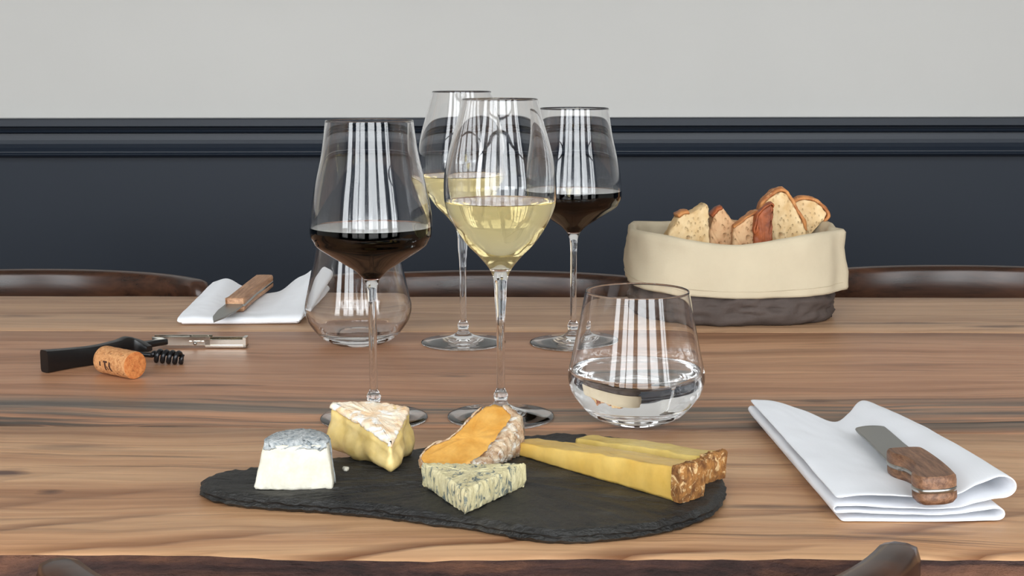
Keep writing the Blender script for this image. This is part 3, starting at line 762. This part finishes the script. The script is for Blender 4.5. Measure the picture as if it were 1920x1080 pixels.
finger('paler hard cheese finger lying behind the thicker one, towards the tumbler', Vector(wpt(1080, 843, CZ)), Vector(wpt(1312, 905, CZ)), .015, .020, .0085, .0170, M['comte2'], .005)
cr_ = Vector(wpt(648, 883, CZ))
crumb_o = pillow('cheese_crumb', [(.0022*math.cos(a)*(1+.2*math.sin(3*a)), .0018*math.sin(a)) for a in [2*math.pi*k/16 for k in range(16)]], 0, .0028, [(0, -.0006), (.4, 0), (.8, -.0003), (1, -.001)], M['goat'], None, n=24, disp=.0004, dscale=600.)
crumb_o.location = (cr_.x, cr_.y, TZ+CZ); tag(crumb_o, 'tiny white cheese crumb on the slate', 'crumb')

# ------------------------------------------------------------------ napkins
def napkin(label, A, B, C, top, fr, nt=28, s_top=(0.0, .98), wob=.0006, th=.0012, skew=None, closed_front=False):
    A, B, C = Vector(A), Vector(B), Vector(C); u, w_ = B-A, C-A; ul = u.length
    path = []
    def seg(s0, s1, k, n=26):
        for i in range(n): path.append((s0+(s1-s0)*i/(n-1), k, None))
    seg(.035, .955, 0); path += [('R', 0, a) for a in range(1, 8)]
    seg(.965, .02, 1); path += [('L', 1, a) for a in range(1, 8)]
    seg(.02, s_top[1], 2); path += [('R', 2, a) for a in range(1, 8)]
    seg(s_top[1], s_top[0], 3)
    verts, faces = [], []
    for j in range(nt+1):
        t = j/nt
        cl = min(1, (t/.05)) if closed_front else 1; cl = math.sqrt(max(0, 1-(1-cl)**2))
        def zz(s, k): T = top(s, t); return T*(.5 + (fr[k](s, t)-.5)*cl)
        for i, (s, k, a) in enumerate(path):
            if a is None: ss, z = s, zz(s, k)
            else:
                sd = {0: .955, 1: .02, 2: s_top[1]}[k]; se = {0: .965, 1: .02, 2: s_top[1]}[k]
                za, zb_ = zz(sd, k), zz(se, k+1); ang = math.pi*a/8; r = abs(zb_-za)/2
                ss = sd + (1 if s == 'R' else -1)*math.sin(ang)*r*1.25/ul; z = (za+zb_)/2 - math.cos(ang)*(zb_-za)/2
            dt = skew(ss, t) if skew else 0
            p = A + u*ss + w_*(t+dt)
            z += wob*fbm((p.x, p.y, k), 28.)*min(1, z/.006) + .0005*fbm((p.x*3+p.y, p.y, 7), 45.)*min(1, z/.006)
            verts.append((p.x, p.y, TZ+max(z, .0008)))
    n = len(path)
    for j in range(nt):
        for i in range(n-1): faces.append((j*n+i, j*n+i+1, (j+1)*n+i+1, (j+1)*n+i))
    o = mesh('napkin', verts, faces, M['napkin'], None, True, off=(A.x, A.y, TZ)); o.location = (A.x, A.y, TZ)
    md = o.modifiers.new('s', 'SOLIDIFY'); md.thickness = th; md.offset = 0
    md = o.modifiers.new('b', 'SUBSURF'); md.levels = 1; md.render_levels = 1
    return tag(o, label, 'napkin')
def lerpl(tab, x):
    if x <= tab[0][0]: return tab[0][1]
    for (a, b), (c, d) in zip(tab, tab[1:]):
        if x <= c:
            f = (x-a)/(c-a); f = f*f*(3-2*f); return b+(d-b)*f
    return tab[-1][1]
def top_near(s, t):
    fr_ = lerpl([(0, .0195), (.15, .0195), (.35, .0165), (.52, .0155), (.7, .0175), (.85, .0245), (.97, .029), (1.02, .027)], s)
    md_ = lerpl([(0, .020), (.25, .014), (.5, .0125), (.72, .021), (.9, .028), (1, .024)], s)
    bk = lerpl([(0, .0190), (.12, .018), (.35, .012), (.55, .0075), (.68, .012), (.82, .0175), (1, .011)], s)
    return fr_*(1-t)**2 + 2*md_*t*(1-t) + bk*t*t if t < 1 else bk
frn = [lambda s, t: .06, lambda s, t: .32, lambda s, t: .56 - .02*s, lambda s, t: .80 + .20*min(1, s/.35)]
A = wpt(1566, 981, 0); B = wpt(1884, 981, 0); C = wpt(1404, 786, 0)
napkin('folded white napkin with a wooden handled knife beside the slate board', A, B, C, top_near, frn,
       skew=lambda s, t: -.16*t*math.exp(-((s-.55)/.22)**2) - .10*t*max(0, s-.75))
def top_far(s, t):
    fr_ = .0075
    bk = lerpl([(0, .020), (.12, .025), (.3, .0150), (.42, .0115), (.62, .0130), (.8, .027), (.93, .037), (1, .033)], s)
    return fr_ + (bk-fr_)*t**(.9 + .8*math.exp(-((s-.5)/.14)**2))
frf = [lambda s, t: .10, lambda s, t: .38, lambda s, t: .62, lambda s, t: 1.0]
A2 = wpt(331, 611, 0); B2 = wpt(566, 609, 0); C2 = (at_y(402, 540, 1.665).x, 1.655)
napkin('folded white napkin with a knife on it behind the corkscrew', A2, B2, C2, top_far, frf, skew=lambda s, t: -.22*t*math.exp(-((s-.52)/.16)**2), closed_front=True, nt=60)

# ------------------------------------------------------------------ knives
def knife(label, tip, end, up, blade_w, blade_len, mats, roll=0., pointed=False, hw=.0125, sth=.0072, block=False):
    """lies on its flat side: local x from handle end (0) to the tip, z up"""
    tip, end = Vector(tip), Vector(end); X = (tip-end); L = X.length; X.normalize()
    Z = Vector((0, 0, 1)); Yv = Z.cross(X).normalized(); Z = X.cross(Yv)
    Mx = Matrix((X, Yv, Z)).transposed().to_4x4(); Mx.translation = end
    Mx = Mx @ Matrix.Rotation(roll, 4, 'X')
    t = empty('table_knife', (0, 0, 0)); t.matrix_world = Mx; tag(t, label, 'knife')
    hl = L - blade_len
    ho = [(0, -.4*hw), (.002, -.9*hw), (.010, -1.12*hw), (hl*.24, -1.0*hw), (hl*.38, -.62*hw), (hl*.52, -.50*hw), (hl*.68, -.6*hw), (hl*.80, -.95*hw), (hl*.9, -1.06*hw), (hl, -.95*hw),
          (hl+.001, -.3*hw), (hl*.99, .55*hw), (hl*.9, .82*hw), (hl*.5, .95*hw), (hl*.15, .9*hw), (.004, .75*hw), (0, .2*hw)]
    if block: ho = [(0, -.5*hw), (.002, -.9*hw), (.008, -hw), (hl*.3, -.96*hw), (hl*.55, -.85*hw), (hl*.8, -.92*hw), (hl-.002, -.98*hw), (hl, -.8*hw), (hl+.0005, 0), (hl, .75*hw), (hl-.002, .9*hw), (hl*.5, .95*hw), (.008, .95*hw), (.002, .85*hw), (0, .4*hw)]
    if up < 0: ho = [(x, -y) for x, y in ho]
    ho = [(p.x, p.y) for p in catmull([Vector(p) for p in ho], 4, True)]
    tg = .0026
    pillow('tang', ho, -tg/2, tg/2, [(0, 0), (.5, .0002), (1, 0)], M['steel'], t, n=110)
    for s, nm in ((1, 'handle_scale'), (-1, 'handle_scale')):
        if s > 0: pillow(nm, ho, tg/2, tg/2+sth, [(0, -.0001), (.5, 0), (.82, -.0003), (1, -.0014)], mats[0], t, n=110).modifiers.new('es', 'EDGE_SPLIT').split_angle = R(40)
        else: pillow(nm, ho, -tg/2-sth, -tg/2, [(0, -.0022), (.3, -.0003), (.45, 0), (1, -.0001)], mats[0], t, n=110)
    bw = blade_w
    if pointed: bo = [(hl-.004, -.45*bw), (hl-.004, .5*bw), (hl+blade_len*.35, .5*bw), (hl+blade_len*.7, .36*bw), (L, .0*bw), (hl+blade_len*.75, -.26*bw), (hl+blade_len*.4, -.45*bw)]
    else: bo = [(hl-.004, -.5*bw), (hl-.004, .42*bw), (hl+blade_len*.4, .45*bw), (hl+blade_len*.88, .46*bw), (L-.005, .42*bw), (L-.001, .2*bw), (L, -.10*bw), (L-.003, -.40*bw), (L-.009, -.52*bw), (hl+blade_len*.5, -.52*bw)]
    if up < 0: bo = [(x, -y) for x, y in bo]
    if not pointed: bo = [(p.x, p.y) for p in catmull([Vector(p) for p in bo], 4, True)]
    pillow('blade', bo, -.0009, .0009, [(0, -.0004), (.5, 0), (1, -.0004)], M['blade'], t, n=90)
    return t
ke = at_z(1766, 921, .0255); kt = at_z(1629, 800, .0185)
knife('knife with a grained brown wood handle and rounded blade, on the napkin beside the slate', kt, ke, -1, .0215, .100, [M['knifewood']], roll=R(-4))
ke2 = at_y(497, 527, 1.650); ke2.z = TZ + .0228; kt2 = at_z(400, 604, .0130)
knife('knife with a pale wood handle and pointed blade, on the napkin behind the corkscrew', kt2, ke2, -1, .021, .082, [M['knifewood2']], pointed=True, hw=.0108, sth=.0062, block=True)

# ------------------------------------------------------------------ bread basket
bx, by = .238, 1.553
basket = tag(empty('bread_basket', (bx, by, TZ)), 'fabric bread basket with a turned down cream cuff over a taupe base', 'basket')
def sup(a, rx, ry, e=2.7):
    c, s_ = math.cos(a), math.sin(a); k = (abs(c)**e + abs(s_)**e)**(-1/e); return rx*c*k, ry*s_*k
NB = 144
def shell(name, rows, mat, th, wr=0., wf=30., close=False, pinch=0., crease=0.):
    """rows: (z function of angle or number, rx, ry)"""
    verts, faces = [], []
    for r_i, (z, rx, ry) in enumerate(rows):
        for i in range(NB):
            a = 2*math.pi*i/NB; x, y = sup(a, rx, ry); zz = z(a) if callable(z) else z
            if pinch:
                d = (a - R(338) + math.pi) % (2*math.pi) - math.pi; g = math.exp(-(d/.10)**2)*pinch; x += g; y += -.3*g
            k = wr*fbm((x, y, zz*1.6), wf) + crease*(.5-abs(fbm((x*.7, y*.7, zz*2.2), 55.))); k *= min(1, max(0, (.044-zz)/.014)) if crease else 1; ln = math.hypot(x, y) or 1
            verts.append((x + k*x/ln, y + k*y/ln, zz))
    m = len(rows)
    for r_i in range(m-1):
        for i in range(NB): faces.append((r_i*NB+i, r_i*NB+(i+1) % NB, (r_i+1)*NB+(i+1) % NB, (r_i+1)*NB+i))
    if close: faces.append(tuple(range(NB)))
    o = mesh(name, verts, faces, mat, basket); md = o.modifiers.new('s', 'SOLIDIFY'); md.thickness = th; md.offset = 0
    return o
RX, RY = .106, .078
shell('base', [(.0012, RX-.012, RY-.010), (.0016, RX-.005, RY-.004), (.005, RX-.0015, RY-.001), (.008, RX-.0005, RY)] + [(.011+.0022*k, RX-.001, RY-.0005) for k in range(21)], M['basket'], .0016, wr=.0055, wf=30., close=True, crease=.009)
def rimz(a): return .0935 + .0045*math.cos(a)**2 - .0075*math.exp(-((((a-R(262)+math.pi) % (2*math.pi))-math.pi)/.55)**2) + .001*math.sin(5*a)
def cufz(a): return .0305 + .010*max(0, -math.cos(a))**2 + .003*max(0, math.cos(a))**2
def mixz(f): return lambda a: cufz(a)+(rimz(a)-cufz(a))*f
rows = [(mixz(0), RX+.0085, RY+.005), (mixz(.04), RX+.0088, RY+.0052), (mixz(.12), RX+.0082, RY+.005), (mixz(.3), RX+.0075, RY+.0045), (mixz(.5), RX+.0065, RY+.0035), (mixz(.7), RX+.0060, RY+.003), (mixz(.86), RX+.0055, RY+.0025), (mixz(.96), RX+.0045, RY+.0015),
        (mixz(1.0), RX+.002, RY-.001), (mixz(.985), RX-.001, RY-.0035), (mixz(.9), RX-.003, RY-.005), (mixz(.6), RX-.0035, RY-.0055), (.03, RX-.007, RY-.009), (.010, RX-.012, RY-.014)]
tag(shell('cuff', rows, M['cuff'], .0014, wr=.0034, wf=28., pinch=.008), 'cream canvas cuff and lining')
# hem stitching on the cuff
hem = []
for i in range(NB+1):
    a = 2*math.pi*i/NB; x, y = sup(a, RX+.0093, RY+.0057); k = .0034*fbm((x, y, (cufz(a)+.008)*1.6), 28.); ln = math.hypot(x, y)
    d = (a - R(338) + math.pi) % (2*math.pi) - math.pi; g = math.exp(-(d/.10)**2)*.008
    hem.append((x+k*x/ln+g, y+k*y/ln-.3*g, mixz(.13)(a)))
sweep('hem_seam', hem, .0005, M['cuff'], basket, 6)

# ------------------------------------------------------------------ bread slices standing in the basket
def bread(label, poly, Y, th, crust_ids, crumb_m, crust_m, yaw=0., lean=0., cth=.0035, smooth_top=True):
    """poly: outline read in the picture, on a plane at distance Y; extruded th away from the window"""
    P = [at_y(x, y, Y) for x, y in poly]; c = sum(P, Vector((0, 0, 0)))/len(P)
    zb_ = TZ + .0085
    t = tag(empty('bread_slice', (c.x, Y, zb_)), label, 'bread')
    t.rotation_euler = (lean, 0, yaw)
    L = [Vector((p.x-c.x, max(0, p.z-zb_))) for p in P]
    M2 = Matrix(((1, 0, 0, 0), (0, 0, 1, 0), (0, 1, 0, 0), (0, 0, 0, 1)))
    pillow('crumb', [(p.x, p.y) for p in L], 0, th, [(0, -.0012), (.08, 0), (.5, .0002), (.92, 0), (1, -.0012)], crumb_m, t, n=130, disp=.0016, dscale=130., M=M2, flatbase=False)
    ids = crust_ids
    for grp in ids:
        C = resample(catmull([L[i] for i in grp], 8), 40, False)
        # outward is to the left of travel for a clockwise run over the top
        band('crust', C, -.0012, th+.0012, cth, crust_m, t, M=M2, disp=.0012, dscale=120.)
    return t
bot = 575
bread('pointed pale bread chunk nearest the folded left side of the basket', [(1246, bot), (1247, 455), (1258, 432), (1272, 408), (1284, 401), (1293, 400), (1310, 391), (1326, 383), (1331, 392), (1331, 440), (1330, bot)], 1.528, .022, [[3, 4, 5]], M['crumb'], M['crust'], yaw=R(6))
bread('small toasted bread piece with a dark crust corner between pale slices', [(1330, bot), (1331, 430), (1336, 408), (1346, 396), (1356, 391), (1364, 402), (1372, 414), (1388, 416), (1398, 430), (1400, bot)], 1.552, .020, [[2, 3, 4]], M['crumb2'], M['crustd'])
bread('bread piece with large crumb holes leaning beside a dark crust', [(1372, bot), (1376, 428), (1396, 412), (1412, 402), (1424, 396), (1430, 400), (1430, bot)], 1.534, .018, [[1, 2, 3, 4]], M['crumb2'], M['crust'], cth=.0016)
bread('bread heel showing its dark ridged brown crust', [(1412, bot), (1415, 440), (1420, 408), (1432, 393), (1447, 383), (1450, 390), (1449, 440), (1448, bot)], 1.524, .014, [[1, 2, 3, 4, 5]], M['crustd'], M['crustd'], cth=.0018)
bread('tallest rounded bread slice with a golden crust', [(1422, bot), (1424, 420), (1430, 388), (1440, 373), (1454, 362), (1467, 358), (1478, 367), (1492, 392), (1504, 412), (1512, 432), (1514, bot)], 1.556, .020, [[1, 2, 3, 4, 5, 6, 7, 8, 9]], M['crumb'], M['crust'])
bread('rounded bread slice with browned edge at the seam end of the basket', [(1478, bot), (1482, 400), (1490, 380), (1506, 374), (1526, 377), (1542, 388), (1552, 403), (1545, 414), (1512, 434), (1484, bot)], 1.580, .014, [[1, 2, 3, 4, 5, 6, 7]], M['crumb'], M['crust'])

# ------------------------------------------------------------------ cork
cr = .0122
ca = at_z(188, 699, 0); cb_ = at_z(259, 714, 0); cd = (cb_-ca); cd.z = 0; cd.normalize(); clen = .044
cc = (ca+cb_)/2
cork = tag(empty('wine_cork', (cc.x, cc.y+.004, TZ), math.atan2(cd.y, cd.x)), 'wine cork with dark stamped marks lying by the corkscrew', 'cork')
prof_c = [(0, -clen/2), (cr*.5, -clen/2), (cr*.9, -clen/2), (cr-.0004, -clen/2+.0003), (cr, -clen/2+.0015)] + [(cr+.00012*math.sin(k*1.7), -clen/2+.0015+(clen-.003)*k/12) for k in range(1, 12)] + [(cr, clen/2-.0015), (cr-.0004, clen/2-.0003)]
o = lathe('body', prof_c, M['cork'], cork, 48); o.rotation_euler = (0, R(90), 0); o.location = (0, 0, cr)
o = lathe('end_face', [(cr-.0004, clen/2-.0003), (cr*.9, clen/2), (cr*.5, clen/2), (0, clen/2)], M['corkend'], cork, 48); o.rotation_euler = (0, R(90), 0); o.location = (0, 0, cr)
def stamp(strokes, x0, ang0):
    """flat print wrapped on the cork; strokes in mm (along the cork, up the side)"""
    verts, faces = [], []
    for pts, wd in strokes:
        C = resample([Vector(p) for p in pts], 10, False); b = len(verts)
        for i, p in enumerate(C):
            t = C[min(i+1, 9)]-C[max(i-1, 0)]; nn = Vector((-t.y, t.x)).normalized()*wd/2
            for q in (p+nn, p-nn):
                a = ang0 + (q.y/1000)/cr; rr_ = cr+.00022
                verts.append((x0+q.x/1000, -rr_*math.cos(a), cr+rr_*math.sin(a)))
        for i in range(9): faces.append((b+2*i, b+2*i+1, b+2*i+3, b+2*i+2))
    return mesh('stamped_mark', verts, faces, M['ink'], cork)
stamp([([(-8.5, 2.2), (-8.5, -1.8)], 1.7), ([(-4, 2.6), (1.6, 2.6)], 1.6), ([(-1.4, 2.6), (-1.2, -5.2)], 2.2), ([(.8, -1.2), (2.2, -4.6)], 1.1), ([(5.0, 2.8), (4.6, 0), (5.0, -2.8), (6.6, -5.2)], 2.0)], -.003, R(-4))

# ------------------------------------------------------------------ corkscrew
h0 = at_z(84, 699); h1 = at_z(180, 684); h2 = at_z(268, 668); h3 = at_z(330, 655)
cs = tag(empty('corkscrew', (h1.x, h1.y, TZ)), 'folding waiter corkscrew with black handle and steel lever', 'corkscrew')
O = Vector((h1.x, h1.y, TZ))
def bar(name, pts, wfun, zfun, mat, parent, n=40, origin=O):
    """bar along a plan curve: half width wfun(f), (z0,z1)=zfun(f), rounded section"""
    C = resample(catmull([Vector((p[0]-origin.x, p[1]-origin.y)) for p in pts], 10), n, False); verts, faces = [], []
    sec = [(-1, .15), (-.85, .03), (-.5, 0), (.5, 0), (.85, .03), (1, .15), (1, .85), (.85, .97), (.5, 1), (-.5, 1), (-.85, .97), (-1, .85)]; m = len(sec)
    for i, p in enumerate(C):
        f = i/(n-1); t = (C[min(i+1, n-1)]-C[max(i-1, 0)]).normalized(); nn = Vector((-t.y, t.x)); z0, z1 = zfun(f); w_ = wfun(f)
        for a, b in sec: q = p+nn*a*w_; verts.append((q.x, q.y, z0+(z1-z0)*b))
    for i in range(n-1):
        for k in range(m): faces.append((i*m+k, i*m+(k+1) % m, (i+1)*m+(k+1) % m, (i+1)*m+k))
    faces += [tuple(range(m)), tuple((n-1)*m+k for k in range(m))]
    o = mesh(name, verts, faces, mat, parent, True); md = o.modifiers.new('es', 'EDGE_SPLIT'); md.split_angle = R(45); return o
bar('handle', [h0, h1.lerp(h0, .5)+Vector((-.001, .004, 0)), h1+Vector((0, .006, 0)), h2+Vector((-.012, .005, 0)), h2+Vector((.006, .002, 0))], lambda f: .0058-.0018*f, lambda f: (.0003+.004*max(0, f-.75)*4, .0205 - .006*f - .001*math.sin(f*6) + .002*math.exp(-((f-.78)/.06)**2) - .006*max(0, f-.85)*6), M['black'], cs)
# heel cap of the handle
bar('pivot_cheek', [h2+Vector((-.012, .008, 0)), h3+Vector((-.008, .008, 0)), h3+Vector((.010, .008, 0))], lambda f: .0042, lambda f: (.004, .0100), M['black'], cs, 8)
# worm: spiral wire laid forward of the handle
w0 = at_z(262, 664, .009); w1 = at_z(345, 672, .0055); pts = []
ax = (w1-w0); AL = ax.length; ax.normalize(); sd = ax.cross(Vector((0, 0, 1))).normalized(); upv = sd.cross(ax)
for i in range(200):
    f = i/199; rr_ = .0046*min(1, max(0, (f-.28)/.08))*(1 - .25*max(0, f-.9)*10); a = f*2*math.pi*7.2
    pts.append(w0 + ax*AL*f + (sd*math.cos(a)+upv*math.sin(a))*rr_ - O)
sweep('worm', pts, lambda f: .0023 if f < .95 else .0023*(1-(f-.95)*12), M['worm'], cs, 8)
# steel lever: U-channel with a notched foot and a roller pin
l0 = at_z(288, 652, 0); l1 = at_z(464, 652, 0); ld = (l1-l0); LL = ld.length; la = math.atan2(ld.y, ld.x)
ML = Matrix.Translation((l0.x-O.x, l0.y-O.y, 0)) @ Matrix.Rotation(la, 4, 'Z')
bm = bmesh.new()
for yy in (-.0058, .0042):
    bm_box(bm, (0, yy, .0030), (LL*.62, yy+.0016, .0118), ML)
bm_box(bm, (LL*.56, -.0058, .0012), (LL, .0058, .0036), ML)
bm_box(bm, (LL*.56, -.0058, .0036), (LL*.97, -.0040, .0092), ML); bm_box(bm, (LL*.56, .0040, .0036), (LL*.97, .0058, .0100), ML)
bm_box(bm, (LL*.96, -.0058, .0012), (LL, .0058, .0112), ML)
bmesh.ops.bevel(bm, geom=list(bm.edges), offset=.0004, segments=1, affect='EDGES')
from_bm('lever', bm, M['chrome'], cs)
a = ML @ Vector((LL*.38, -.002, .0070)); b = ML @ Vector((LL*.57, -.002, .0070)); sweep('roller_pin', [a, a.lerp(b, .1), a.lerp(b, .9), b], lambda f: .0040 if .02 < f < .98 else .0032, M['chrome'], cs, 16)
for f in (.10, .46):
    a = ML @ Vector((LL*f, -.0075, .0055)); b = ML @ Vector((LL*f, .0072, .0055)); sweep('rivet', [a, b], .0017, M['steel'], cs, 10)
